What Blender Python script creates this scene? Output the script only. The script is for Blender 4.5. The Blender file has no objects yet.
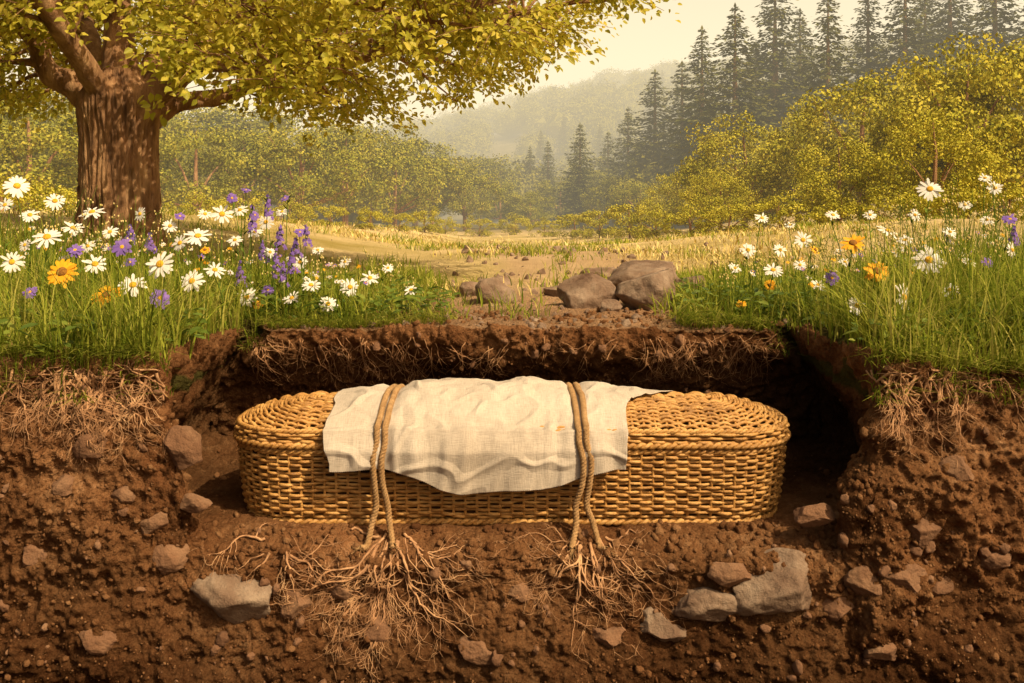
import bpy, math, random
import numpy as np
from mathutils import Vector, Matrix
from mathutils.bvhtree import BVHTree
rng=np.random.default_rng(7); random.seed(7)
scene=bpy.context.scene
COL=scene.collection
scene.view_settings.view_transform='Standard'; scene.view_settings.look='None'; scene.view_settings.exposure=0
F=995.0; CH=0.51
def at(px,py,d): return np.array([(px-512)/F*d, d, CH+(215-py)/F*d])
def ss(a,b,x):
    t=np.clip((np.asarray(x,float)-a)/(b-a),0,1); return t*t*(3-2*t)
# ---------- noise
def _h(i,j,k,s):
    n=(i*374761393+j*668265263+k*1440662683+s*974634777)&0xffffffff
    n=((n^(n>>13))*1274126177)&0xffffffff
    n=n^(n>>16)
    return (n&0xffffff)/float(0xffffff)
def vnoise(p,s=0):
    f=np.floor(p).astype(np.int64); t=p-f; t=t*t*(3-2*t)
    i,j,k=f[:,0],f[:,1],f[:,2]; x,y,z=t[:,0],t[:,1],t[:,2]
    r=0
    for a in (0,1):
        for b in (0,1):
            for c in (0,1):
                r=r+_h(i+a,j+b,k+c,s)*(x if a else 1-x)*(y if b else 1-y)*(z if c else 1-z)
    return r*2-1
def fbm(p,o=4,s=0,g=.5):
    p=np.asarray(p,float).reshape(-1,3); r=0;a=1;t=0
    for q in range(o):
        r=r+a*vnoise(p*(2.03**q)+q*17.3,s+q); t+=a; a*=g
    return r/t
# ---------- mesh builder
class MB:
    def __init__(s): s.v=[];s.f=[];s.m=[];s.n=0
    def add(s,v,f,mi=0):
        v=np.asarray(v,float).reshape(-1,3); f=np.asarray(f,np.int64)
        s.v.append(v); s.f.append(f+s.n); s.m.append(np.full(len(f),mi)); s.n+=len(v)
    def mesh(s,name,mats,smooth=True):
        me=bpy.data.meshes.new(name)
        V=np.concatenate(s.v); me.vertices.add(len(V)); me.vertices.foreach_set('co',V.astype(np.float32).ravel())
        tot=np.concatenate([np.full(len(f),f.shape[1]) for f in s.f])
        L=np.concatenate([f.ravel() for f in s.f])
        me.loops.add(len(L)); me.loops.foreach_set('vertex_index',L.astype(np.int32))
        me.polygons.add(len(tot)); st=np.concatenate([[0],np.cumsum(tot)[:-1]])
        me.polygons.foreach_set('loop_start',st.astype(np.int32)); me.polygons.foreach_set('loop_total',tot.astype(np.int32))
        me.polygons.foreach_set('material_index',np.concatenate(s.m).astype(np.int32))
        me.polygons.foreach_set('use_smooth',np.full(len(tot),smooth))
        for m in (mats if isinstance(mats,(list,tuple)) else [mats]): me.materials.append(m)
        me.update(calc_edges=True); me.validate(); return me
    def obj(s,name,mats,parent=None,smooth=True):
        o=bpy.data.objects.new(name,s.mesh(name,mats,smooth)); COL.objects.link(o)
        if parent: o.parent=parent
        return o
def empty(name):
    e=bpy.data.objects.new(name,None); COL.objects.link(e); return e
def unit(v):
    return v/np.maximum(np.linalg.norm(v,axis=-1,keepdims=True),1e-9)
def tube(P,R,n=8,closed=False):
    P=np.asarray(P,float); N=len(P); R=np.broadcast_to(np.asarray(R,float),(N,))
    if closed: T=unit(np.roll(P,-1,0)-np.roll(P,1,0))
    else: T=unit(np.gradient(P,axis=0))
    ref=np.array([0,0,1.]) if abs(T[:,2]).mean()<.8 else np.array([1.,.1,0])
    A=unit(np.cross(T,ref)); B=np.cross(T,A)
    a=np.arange(n)/n*2*math.pi
    V=P[:,None]+R[:,None,None]*(np.cos(a)[None,:,None]*A[:,None]+np.sin(a)[None,:,None]*B[:,None])
    M=N if closed else N-1
    i=np.arange(M)[:,None]; j=np.arange(n)[None]
    i2=(i+1)%N; j2=(j+1)%n
    f=np.stack([i*n+j,i*n+j2,i2*n+j2,i2*n+j],-1).reshape(-1,4)
    return V.reshape(-1,3),f
def curve(pts,n):
    pts=np.asarray(pts,float); m=len(pts)
    P=np.vstack([2*pts[0]-pts[1],pts,2*pts[-1]-pts[-2]])
    t=np.linspace(0,m-1-1e-6,n); i=t.astype(int); u=(t-i)[:,None]
    a,b,c,d=P[i],P[i+1],P[i+2],P[i+3]
    return .5*((2*b)+(-a+c)*u+(2*a-5*b+4*c-d)*u*u+(-a+3*b-3*c+d)*u**3)
def leafmesh(P,A,N,L,W,fold=.15):
    S=unit(np.cross(N,A)); N2=np.cross(A,S); L=np.asarray(L).reshape(-1,1); W=np.asarray(W).reshape(-1,1)
    up=N2*W*fold
    V=np.stack([P,P+A*L*.3+S*W*.5+up,P+A*L*.68+S*W*.38+up,P+A*L-up*.5,P+A*L*.68-S*W*.38+up,P+A*L*.3-S*W*.5+up],1)
    k=np.arange(len(P))[:,None]*6
    f=np.concatenate([k+np.array([[0,1,2,3]]),k+np.array([[0,3,4,5]])])
    return V.reshape(-1,3),f
def quadleaf(P,A,N,L,W):
    S=unit(np.cross(N,A)); L=np.asarray(L).reshape(-1,1); W=np.asarray(W).reshape(-1,1)
    V=np.stack([P,P+A*L*.45+S*W*.5,P+A*L,P+A*L*.45-S*W*.5],1); k=np.arange(len(P))[:,None]*4
    return V.reshape(-1,3),k+np.array([[0,1,2,3]])
def blades(P,h,w,bend,az):
    h=h[:,None];w=w[:,None];bend=bend[:,None]
    D=np.stack([np.cos(az),np.sin(az),0*az],1); az2=az+rng.uniform(.8,2.2,len(az)); S=np.stack([np.cos(az2),np.sin(az2),0*az],1)
    up=np.array([[0,0,1.]]); vs=[]
    for t,ww in ((0,.8),(.35,1),(.7,.65),(1,.08)):
        c=P+up*h*t*(1-.35*bend*t)+D*h*bend*t*t
        vs+= [c-S*w*ww*.5,c+S*w*ww*.5]
    V=np.stack(vs,1); k=np.arange(len(P))[:,None]*8
    f=np.concatenate([k+np.array([[a,a+1,a+3,a+2]]) for a in (0,2,4)])
    return V.reshape(-1,3),f
import bmesh
def ico(sub):
    bm=bmesh.new(); bmesh.ops.create_icosphere(bm,subdivisions=sub,radius=1)
    v=np.array([x.co[:] for x in bm.verts]); f=np.array([[q.index for q in x.verts] for x in bm.faces]); bm.free(); return v,f
ICO={k:ico(k) for k in (1,2,3,5)}
def rockv(sub,seed,cuts=12,rough=.05):
    v,f=ICO[sub]; v=v.copy(); r=np.random.default_rng(seed)
    for k in range(cuts):
        n=unit(r.normal(size=3)); d=r.uniform(.6,.88); v-=n*np.maximum(0,v@n-d)[:,None]
    v*= (1+rough*fbm(v*2.2+seed,4,seed))[:,None]*1.2
    if sub>3: v*= (1+.05*fbm(v*5+seed,4,seed))[:,None]
    return v,f
def rotm(a,b,c):
    return np.array(Matrix.Rotation(a,3,'X')@Matrix.Rotation(b,3,'Y')@Matrix.Rotation(c,3,'Z'))
# ---------- materials
def mat(name,cols,scale=5,rough=.8,bump=0,bscale=40,island=0,transl=0,spec=.3,stretch=None,detail=6,bdist=.02,dif=False):
    m=bpy.data.materials.new(name); m.use_nodes=True; nt=m.node_tree; N=nt.nodes; K=nt.links; N.clear()
    out=N.new('ShaderNodeOutputMaterial')
    if dif: p=N.new('ShaderNodeBsdfDiffuse')
    else:
        p=N.new('ShaderNodeBsdfPrincipled'); p.inputs['Roughness'].default_value=rough; p.inputs['Specular IOR Level'].default_value=spec
    cin='Color' if dif else 'Base Color'; p.name='P'
    tc=N.new('ShaderNodeTexCoord'); co=tc.outputs['Object']
    if stretch:
        mp=N.new('ShaderNodeMapping'); mp.inputs['Scale'].default_value=stretch; K.new(co,mp.inputs[0]); co=mp.outputs[0]
    nz=N.new('ShaderNodeTexNoise'); nz.inputs['Scale'].default_value=scale; nz.inputs['Detail'].default_value=2 if dif and detail==6 else detail; nz.inputs['Roughness'].default_value=.62
    K.new(co,nz.inputs['Vector']); fac=nz.outputs['Fac']
    mr=N.new('ShaderNodeMapRange'); mr.inputs[1].default_value=.3; mr.inputs[2].default_value=.7; K.new(fac,mr.inputs[0]); fac=mr.outputs[0]
    if island:
        g=N.new('ShaderNodeNewGeometry'); mx=N.new('ShaderNodeMix'); mx.inputs[0].default_value=island
        K.new(fac,mx.inputs[2]); K.new(g.outputs['Random Per Island'],mx.inputs[3]); fac=mx.outputs[0]
    cr=N.new('ShaderNodeValToRGB'); e=cr.color_ramp.elements
    while len(e)<len(cols): e.new(.5)
    for i,c in enumerate(cols): e[i].position=i/(len(cols)-1); e[i].color=(*c,1)
    K.new(fac,cr.inputs[0]); col=cr.outputs[0]
    K.new(col,p.inputs[cin])
    if bump:
        n2=N.new('ShaderNodeTexNoise'); n2.inputs['Scale'].default_value=bscale; n2.inputs['Detail'].default_value=6; n2.inputs['Roughness'].default_value=.7; K.new(co,n2.inputs['Vector'])
        b=N.new('ShaderNodeBump'); b.inputs['Strength'].default_value=bump; b.inputs['Distance'].default_value=bdist; K.new(n2.outputs['Fac'],b.inputs['Height']); K.new(b.outputs[0],p.inputs['Normal'])
    sh=p.outputs[0]
    if transl:
        t=N.new('ShaderNodeBsdfTranslucent'); ms=N.new('ShaderNodeMixShader'); ms.inputs[0].default_value=transl
        K.new(col,t.inputs[0]); K.new(sh,ms.inputs[1]); K.new(t.outputs[0],ms.inputs[2]); sh=ms.outputs[0]
    K.new(sh,out.inputs[0]); return m
M_leaf=mat('tree_leaf',[(.25,.26,.02),(.53,.47,.045),(.78,.63,.10)],1.2,.5,island=.6,transl=.5)
M_bark=mat('bark',[(.10,.048,.02),(.34,.18,.08),(.58,.35,.165)],9,.9,bump=1,bscale=22,stretch=(1,1,.22),bdist=.05)
M_dec=mat('decid_leaf',[(.11,.13,.018),(.27,.26,.034),(.47,.39,.06)],.6,.6,island=.55,dif=True)
M_dec2=mat('bush_leaf',[(.16,.175,.02),(.38,.34,.036),(.60,.49,.07)],.6,.6,island=.55,dif=True)
M_pine=mat('pine_needles',[(.05,.062,.018),(.12,.125,.03),(.22,.19,.045)],.8,.7,island=.5,dif=True)
M_far=mat('far_foliage',[(.11,.12,.02),(.22,.20,.032),(.37,.31,.05)],.3,.8,island=.5,dif=True)
M_grass=mat('grass_blade',[(.065,.10,.012),(.18,.23,.022),(.37,.38,.05),(.58,.49,.14)],1.5,.5,island=.75,transl=.4,dif=True)
M_straw=mat('straw_grass',[(.30,.25,.045),(.58,.45,.15),(.72,.57,.27)],.5,.7,island=.6,dif=True)
M_weed=mat('weed_leaf',[(.05,.09,.012),(.14,.20,.024),(.28,.31,.04)],3,.5,island=.7,transl=.35)
M_stem=mat('flower_stem',[(.06,.11,.015),(.15,.2,.03)],8,.6,dif=True)
M_white=mat('white_petal',[(.74,.70,.60),(.82,.80,.72)],9,.6,transl=.25,dif=True)
M_yel=mat('flower_centre',[(.7,.33,.02),(.8,.5,.03)],90,.8,bump=.6,bscale=300)
M_or=mat('orange_petal',[(.75,.32,.01),(.85,.50,.02)],12,.6,transl=.25,island=.5)
M_dk=mat('brown_centre',[(.15,.06,.015),(.4,.18,.02)],120,.9,bump=.6,bscale=300)
M_pur=mat('purple_petal',[(.15,.08,.33),(.30,.19,.5)],12,.6,transl=.25,island=.6,dif=True)
M_root=mat('root_wood',[(.18,.085,.036),(.42,.225,.105),(.60,.36,.175)],14,.85,bump=.4,bscale=80)
M_rock=mat('stone',[(.12,.064,.036),(.20,.13,.08),(.32,.235,.155)],7,.85,bump=.9,bscale=26)
M_rockb=mat('brown_stone',[(.10,.045,.02),(.19,.095,.046),(.27,.155,.08)],6,.9,bump=.8,bscale=30,island=.3)
M_clod=mat('soil_clod',[(.085,.034,.014),(.19,.089,.037),(.33,.18,.082)],4,.95,bump=.9,bscale=90,island=.35,dif=True)
M_wick=mat('wicker',[(.19,.08,.017),(.47,.24,.06),(.68,.41,.135)],17,.45,bump=.4,bscale=90,spec=.45,island=.3)
M_wdark=mat('wicker_gap_shade',[(.03,.013,.004),(.07,.032,.01)],20,.9)  # dark brown that paints the shade seen through the weave
M_rope=mat('rope_fibre',[(.33,.18,.065),(.55,.34,.15)],40,.85,bump=.7,bscale=220)
def linen():
    m=mat('linen',[(.42,.35,.265),(.54,.465,.365)],2.5,.9,spec=.1); nt=m.node_tree;N=nt.nodes;K=nt.links
    p=N['P']; tc=[n for n in N if n.type=='TEX_COORD'][0]
    cr=[n for n in N if n.type=='VALTORGB'][0]
    ws=[]
    for st in ((560,50,50),(45,560,560)):
        mp=N.new('ShaderNodeMapping'); mp.inputs['Scale'].default_value=st; K.new(tc.outputs['Object'],mp.inputs[0])
        nz=N.new('ShaderNodeTexNoise'); nz.inputs['Scale'].default_value=.6; nz.inputs['Detail'].default_value=3; K.new(mp.outputs[0],nz.inputs['Vector']); ws.append(nz.outputs['Fac'])
    a=N.new('ShaderNodeMath'); a.operation='ADD'; K.new(ws[0],a.inputs[0]); K.new(ws[1],a.inputs[1])
    b=N.new('ShaderNodeBump'); b.inputs['Strength'].default_value=.5; b.inputs['Distance'].default_value=.003; K.new(a.outputs[0],b.inputs['Height']); K.new(b.outputs[0],p.inputs['Normal'])
    mr=N.new('ShaderNodeMapRange'); mr.inputs[1].default_value=.6; mr.inputs[2].default_value=1.4; mr.inputs[3].default_value=.76; mr.inputs[4].default_value=1.12; K.new(a.outputs[0],mr.inputs[0])
    mx=N.new('ShaderNodeVectorMath'); mx.operation='SCALE'; K.new(cr.outputs[0],mx.inputs[0]); K.new(mr.outputs[0],mx.inputs['Scale']); K.new(mx.outputs[0],p.inputs['Base Color'])
    return m
M_linen=linen()
def groundmat():
    m=mat('soil_and_meadow',[(.060,.022,.009),(.17,.073,.029),(.275,.132,.055),(.45,.25,.12)],2.4,.95,bump=1.0,bscale=34,spec=.15,detail=8,dif=True)
    nt=m.node_tree;N=nt.nodes;K=nt.links
    p=N['P']; cr=[n for n in N if n.type=='VALTORGB'][0]; tc=[n for n in N if n.type=='TEX_COORD'][0]
    def math_(op,a,b):
        x=N.new('ShaderNodeMath'); x.operation=op
        for q,s in ((a,0),(b,1)):
            if isinstance(q,(int,float)): x.inputs[s].default_value=q
            else: K.new(q,x.inputs[s])
        return x.outputs[0]
    old=cr.inputs[0].links[0].from_socket
    nf=N.new('ShaderNodeTexNoise'); nf.inputs['Scale'].default_value=38; nf.inputs['Detail'].default_value=6; nf.inputs['Roughness'].default_value=.75; K.new(tc.outputs['Object'],nf.inputs['Vector'])
    rf=N.new('ShaderNodeMapRange'); rf.inputs[1].default_value=.33; rf.inputs[2].default_value=.67; K.new(nf.outputs['Fac'],rf.inputs[0])
    K.new(math_('ADD',math_('MULTIPLY',old,.58),math_('MULTIPLY',rf.outputs[0],.42)),cr.inputs[0])
    vo=N.new('ShaderNodeTexVoronoi'); vo.inputs['Scale'].default_value=75; vv_=N.new('ShaderNodeVectorMath'); vv_.operation='MULTIPLY_ADD'; K.new(nf.outputs['Color'],vv_.inputs[0]); vv_.inputs[1].default_value=(.02,.02,.02); K.new(tc.outputs['Object'],vv_.inputs[2]); K.new(vv_.outputs[0],vo.inputs['Vector'])
    b0=[n for n in N if n.type=='BUMP'][0]; b0.inputs['Distance'].default_value=.03
    b2=N.new('ShaderNodeBump'); b2.inputs['Strength'].default_value=1; b2.inputs['Distance'].default_value=.008; b2.invert=True; K.new(vo.outputs['Distance'],b2.inputs['Height']); K.new(b0.outputs[0],b2.inputs['Normal']); K.new(b2.outputs[0],p.inputs['Normal'])
    at_=N.new('ShaderNodeAttribute'); at_.attribute_name='cover'
    sp=N.new('ShaderNodeSeparateColor'); K.new(at_.outputs['Color'],sp.inputs[0])
    nz=N.new('ShaderNodeTexNoise'); nz.inputs['Scale'].default_value=.35; nz.inputs['Detail'].default_value=8; nz.inputs['Roughness'].default_value=.7; K.new(tc.outputs['Object'],nz.inputs['Vector'])
    c2=N.new('ShaderNodeValToRGB'); e=c2.color_ramp.elements; e[0].position=.35; e[0].color=(.34,.26,.07,1); e[1].position=.62; e[1].color=(.64,.48,.23,1); K.new(nz.outputs['Fac'],c2.inputs[0])
    c3=N.new('ShaderNodeRGB'); c3.outputs[0].default_value=(.07,.065,.018,1)
    c4=N.new('ShaderNodeRGB'); c4.outputs[0].default_value=(.56,.39,.225,1)
    def mix(f,a,b):
        x=N.new('ShaderNodeMix'); x.data_type='RGBA'; K.new(f,x.inputs[0]); K.new(a,x.inputs[6]); K.new(b,x.inputs[7]); return x.outputs[2]
    mm=math_('MULTIPLY',sp.outputs[2],nz.outputs['Fac'])
    n3=N.new('ShaderNodeTexNoise'); n3.inputs['Scale'].default_value=1.1; n3.inputs['Detail'].default_value=4; K.new(tc.outputs['Object'],n3.inputs['Vector'])
    r3=N.new('ShaderNodeMapRange'); r3.inputs[1].default_value=.35; r3.inputs[2].default_value=.65; r3.inputs[3].default_value=.62; r3.inputs[4].default_value=1.2; K.new(n3.outputs['Fac'],r3.inputs[0])
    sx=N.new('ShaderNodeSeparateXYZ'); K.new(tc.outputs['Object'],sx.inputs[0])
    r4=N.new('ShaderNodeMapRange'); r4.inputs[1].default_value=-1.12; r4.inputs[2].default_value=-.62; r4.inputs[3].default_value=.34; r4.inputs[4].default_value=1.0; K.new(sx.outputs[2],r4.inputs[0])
    # shade of the hollow painted into the soil colour, darker towards the back
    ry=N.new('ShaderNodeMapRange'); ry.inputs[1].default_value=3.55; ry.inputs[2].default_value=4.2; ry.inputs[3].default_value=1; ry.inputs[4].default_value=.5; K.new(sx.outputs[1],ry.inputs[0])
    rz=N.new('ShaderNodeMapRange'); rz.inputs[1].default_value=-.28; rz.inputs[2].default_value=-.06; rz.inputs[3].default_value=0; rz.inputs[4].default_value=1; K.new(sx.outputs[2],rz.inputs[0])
    pit_shade=math_('MAXIMUM',ry.outputs[0],rz.outputs[0])
    sc_=N.new('ShaderNodeVectorMath'); sc_.operation='SCALE'; K.new(cr.outputs[0],sc_.inputs[0]); K.new(math_('MULTIPLY',math_('MULTIPLY',r3.outputs[0],r4.outputs[0]),pit_shade),sc_.inputs['Scale'])
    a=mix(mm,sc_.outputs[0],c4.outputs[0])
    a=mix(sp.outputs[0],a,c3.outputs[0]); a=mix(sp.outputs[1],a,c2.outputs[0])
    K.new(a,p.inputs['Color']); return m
M_ground=groundmat()
# ---------- ground
XL,XR=-1.17,1.21; ZF=-0.61; YF=3.4; YB=4.5
def zg(x,y):
    x=np.asarray(x,float);y=np.asarray(y,float); 
    z=.55*ss(.9,5.0,-x*1.0)*ss(4.4,11,y)*(1-ss(30,60,y)) + .42*ss(1.2,7,x)*ss(4.5,12,y)*(1-ss(30,60,y))
    z=z-.45*ss(14,30,y)
    a=x/np.maximum(y,1)
    z=z+ 12*ss(.14,.5,a)*ss(35,95,y)*(1-.6*ss(120,300,y))
    z=z+ 4*ss(-.1,-.5,a)*ss(40,100,y)
    hill=ss(110,400,y)*(25+22*ss(-.20,.17,a)+10*ss(.15,.4,a))
    z=z+hill
    p=np.stack([x,y,0*x],-1).reshape(-1,3)
    z=z+ (fbm(p*.35,3,5)*.10).reshape(x.shape)*ss(4.6,9,y) + (fbm(p*.015,3,9)*6).reshape(x.shape)*ss(80,220,y)
    return z
def grow(a,b,n,k):
    t=np.linspace(0,1,n); return a+(b-a)*(np.exp(k*t)-1)/(math.exp(k)-1)
ud=np.arange(-2.0,2.0,.0080); uo=grow(2.0,12,60,3.2)
ue=np.concatenate([np.arange(e-.09,e+.09,.0026) for e in (XL,XR)])
ud=ud[(np.abs(ud-XL)>.09)&(np.abs(ud-XR)>.09)]; ud=np.sort(np.concatenate([ud,ue]))
U=np.concatenate([-uo[::-1],ud[1:],uo])
rows=[]
for t in np.linspace(0,1,12): rows.append(('A',t))
for t in np.linspace(0,1,14)[1:]: rows.append(('B',t))
for t in np.linspace(0,1,150)[1:]: rows.append(('C',t))
for t in np.linspace(0,1,100)[1:]: rows.append(('D',t))
for t in np.linspace(0,1,76)[1:]: rows.append(('E',t))
for t in np.linspace(0,1,110)[1:]: rows.append(('F',t))
for t in np.linspace(0,1,170)[1:]: rows.append(('G',t))
nU=len(U); nR=len(rows)
P=np.zeros((nR,nU,3)); amp=np.zeros((nR,nU))
m_in=ss(XL-.075,XL+.075,U)*(1-ss(XR-.075,XR+.075,U))
mw=ss(XL-.3,XL+.3,U)*(1-ss(XR-.3,XR+.3,U))
de=np.minimum(np.abs(U-XL),np.abs(U-XR)); ee=np.exp(-(de/.24)**1.3)
GY=grow(6,900,170,6.2)
lipn=.022*fbm(np.stack([U*2.6,U*0+4,U*0],-1),3,6)
for r,(k,t) in enumerate(rows):
    x=U.copy(); m=m_in; lip=(ZF-.045+lipn)*m
    wob=.10*fbm(np.stack([U*1.6,U*0,U*0],-1),4,3)
    yf=YF+wob*(1-.6*mw)+.02*m
    if k=='A': y=-6+(YF-.15+6)*t+0*U; z=-2.3+0*U; a=.04
    elif k=='B': y=YF-.15+.07*t+wob*t; z=-2.3+1.0*t+0*U; a=.06
    elif k=='C':
        z=-1.3+(lip+1.3)*t; y=YF-.08+(yf-YF+.08)*t; a=.075+0*U-.01*mw
        y=y-mw*.02*ss(.75,.93,t)+mw*.02*ss(.93,1,t)
    elif k=='D':
        y=yf+(YB+.16-yf)*t; g=zg(U,y); z=g*(1-m)+ZF*m+(lip-ZF*m)*(1-ss(0,.13,t)); a=.06-.036*m*(1-ee)*(1-ss(.8,1,t))*ss(.02,.14,t)
        z=z+m*0.06*np.exp(-((y-YB-.1)/.12)**2)+m*.07*np.exp(-((U-XL)/.10)**2)*ss(.1,.3,t)+m*.07*np.exp(-((U-XR)/.10)**2)*ss(.1,.3,t)
        x=x+np.sign(U)*.36*m*ee*ss(0.03,.2,t)
    elif k=='E':
        y=(YB+.16+.03*t)*(1-m)+m*(YB+.16-.21*ss(.4,.95,t)); z=(1-m)*zg(U,y)+m*(ZF*(1-t)); a=.075
        x=x+np.sign(U)*.36*m*ee*(1-ss(.45,.92,t))
    elif k=='F':
        y0=YB+.19*(1-m)-.05*m; y=y0+(6-y0)*t; z=zg(U,y); a=.03
    else:
        y=GY[int(round(t*169))]+0*U; x=U*(1+(y-6)/6.); z=zg(x,y); a=.02*np.exp(-(y-6)/10)
    if k in 'CDE': x=x+.055*fbm(np.stack([U*0+3*np.sign(U),y*2.5,z*4],-1),3,21)*ee*(1 if k!='C' else t)
    P[r,:,0]=x;P[r,:,1]=y;P[r,:,2]=z; amp[r]=a
gu=np.gradient(P,axis=1); gr=np.gradient(P,axis=0); Nn=unit(np.cross(gu,gr))
for _ in range(6):
    Nn=(Nn+np.roll(Nn,1,0)+np.roll(Nn,-1,0)+np.roll(Nn,1,1)+np.roll(Nn,-1,1)); Nn=unit(Nn)
fl=P.reshape(-1,3); near=(fl[:,1]<14)
d=np.zeros(len(fl)); q=fl[near]
d[near]=fbm(q*2.6,3,11)*.95+fbm(q*8,3,12)*.55+(.3-np.abs(fbm(q*11,3,31)))*.45+(.3-np.abs(fbm(q*24,3,33)))*.36+fbm(q*50,2,14)*.26
V=fl+(Nn.reshape(-1,3)*(d*amp.ravel())[:,None])
i=np.arange(nR-1)[:,None]*nU; j=np.arange(nU-1)[None]
faces=np.stack([i+j,i+j+1,i+nU+j+1,i+nU+j],-1).reshape(-1,4)
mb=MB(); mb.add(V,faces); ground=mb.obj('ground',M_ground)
X,Y=fl[:,0],fl[:,1]
kk=np.repeat(np.array([ord(k) for k,_ in rows]),nU)
up=(kk>=ord('F'))|((kk>=ord('D'))&(np.tile(m_in,nR)<.3))
nn=fbm(fl*2.5,3,40)
def pathx(y): return .30+.30*ss(5,9,y)-.9*ss(9,22,y)
half=.60-.1*ss(5,7,Y)+.16*nn+.35*ss(8,20,Y)
ongr=ss(0,.35,np.abs(X-pathx(Y))-half)
rim=ss(.02,.16,np.where(np.abs(X-.02)<1.3,Y-YB,Y-YF)+.04*nn)
g1=up*ongr*rim*(1-ss(6,8.5,Y+nn))*.9
g2=up*ss(5.6,8.0,Y+nn*1.2)*(1-(1-ongr)*.8*(1-ss(18,30,Y)))
g3=(kk>=ord('F'))*(1-g1)*(.35+.65*ss(4.9,7,Y))*1.6
colr=np.stack([g1,g2,np.clip(g3,0,1.6),np.ones_like(g1)],1).astype(np.float32)
colr[:,1]*=(1-.8*ss(42,70,Y)); colr[:,0]=np.maximum(colr[:,0],ss(42,70,Y))
ca=ground.data.color_attributes.new('cover','FLOAT_COLOR','POINT'); ca.data.foreach_set('color',colr.ravel())
bpy.context.view_layer.update()
bvh=BVHTree.FromObject(ground,bpy.context.evaluated_depsgraph_get())
def gz(x,y):
    h=bvh.ray_cast(Vector((x,y,20)),Vector((0,0,-1)))
    return h[0].z if h[0] else float(zg(np.array([x]),np.array([y]))[0])
def face(x,z):
    h=bvh.ray_cast(Vector((x,1.0,z)),Vector((0,1,0)))
    return (h[0],h[1]) if h[0] else (Vector((x,YF,z)),Vector((0,-1,0)))
# ---------- coffin
CX,CY=0.0,3.885
def rrect(a,b,r,n):
    r=min(r,b-.002); q=[]
    def arc(cx,cy,a0): 
        for t in np.linspace(a0,a0+math.pi/2,40): q.append((cx+r*math.cos(t),cy+r*math.sin(t)))
    q.append((0,-b)); arc(a-r,-b+r,-math.pi/2); arc(a-r,b-r,0); arc(-a+r,b-r,math.pi/2); arc(-a+r,-b+r,math.pi); q.append((0,-b))
    q=np.array(q); s=np.concatenate([[0],np.cumsum(np.linalg.norm(np.diff(q,axis=0),axis=1))])
    t=np.arange(n)/n*s[-1]
    x=np.interp(t,s,q[:,0]); y=np.interp(t,s,q[:,1]); p=np.stack([x,y],1)
    T=unit(np.roll(p,-1,0)-np.roll(p,1,0)); Nr=np.stack([T[:,1],-T[:,0]],1)
    return p,Nr,s[-1]
A0,B0,R0=1.040,.30,.26
SP=.042
coffin=empty('wicker_coffin')
def weaver(mb,a,b,r,z,ph,rad,ampn,ampz=0,jit=.0030,seed=0,sp=None):
    _,_,L=rrect(a,b,r,50); ns=int(round(L/(sp or SP)/2))*2; n=ns*8
    p,Nr,_=rrect(a,b,r,n); k=np.arange(n)/8.
    kw=k+.25*fbm(np.stack([k*.4,k*0+seed,k*0],-1),2,seed+9)
    o=np.sin(math.pi*kw+ph*math.pi); o=np.sign(o)*np.abs(o)**.7
    o=o*(1+.4*fbm(np.stack([k*.9,k*0+seed,k*0],-1),2,seed+19))
    jz=fbm(np.stack([k*.31,k*0+seed*3.1,k*0],-1),2,seed)*jit*1.8
    Q=np.zeros((n,3)); Q[:,:2]=p+Nr*(o*ampn)[:,None]; Q[:,2]=z+o*ampz+jz; Q[:,0]+=CX;Q[:,1]+=CY
    rr=rad*(1+.3*fbm(np.stack([k*.5,k*0+seed,k*0],-1),2,seed+5))
    v,f=tube(Q,rr,7,True); mb.add(v,f)
def twist(mb,a,b,r,z,rad,off,pitch=.05,strands=2):
    n=900; p,Nr,L=rrect(a,b,r,n); k=np.arange(n)/n*round(L/pitch)*2*math.pi
    for s in range(strands):
        ph=k+s*2*math.pi/strands; Q=np.zeros((n,3)); Q[:,:2]=p+Nr*(np.cos(ph)*off)[:,None]; Q[:,2]=z+np.sin(ph)*off; Q[:,0]+=CX;Q[:,1]+=CY
        v,f=tube(Q,rad,8,True); mb.add(v,f)
def bodyscale(t):
    return -.028*(1-t)**1.5-.03*max(0,(.12-t)/.12)**2
body=MB(); z0=ZF+.012; z1=-.352; pit=.0124; nrow=int((z1-z0)/pit)
for k in range(nrow):
    t=k/(nrow-1); s=bodyscale(t)
    weaver(body,A0+s,B0+s,R0+s,z0+(z1-z0)*t,k%2,.0060,.0066,seed=k)
p,Nr,L=rrect(A0,B0,R0,50); ns=int(round(L/SP/2))*2
p,Nr,L=rrect(A0,B0,R0,ns*2)
for q in range(0,ns*2,2):
    c=p[q]; pts=[]
    for t in np.linspace(0,1,8):
        s=bodyscale(t); pts.append((CX+c[0]+Nr[q,0]*s,CY+c[1]+Nr[q,1]*s,z0-.01+(z1-z0+.01)*t))
    v,f=tube(pts,.0055,6); body.add(v,f)
body.obj('woven_body',M_wick,coffin)
rim_=MB()
twist(rim_,A0+.003,B0+.003,R0,-.343,.0062,.005,.055)
twist(rim_,A0+.012,B0+.012,R0,-.320,.0078,.0062,.06)
twist(rim_,A0-.035,B0-.035,R0-.035,ZF+.004,.008,.006,.06)
rim_.obj('braided_rim',M_wick,coffin)
LZ=-.272; DH=.068
def domez(d): 
    u=np.clip(d/B0,0,1); return LZ+DH*(1-(1-u)**2.2)
lid=MB()
for k in range(3):
    weaver(lid,A0+.008,B0+.008,R0,-.306+k*.0128,k%2,.0062,.0064,seed=50+k)
twist(lid,A0+.004,B0+.004,R0,LZ+.002,.006,.005,.045)
kk_=0; d_=.012
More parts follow.
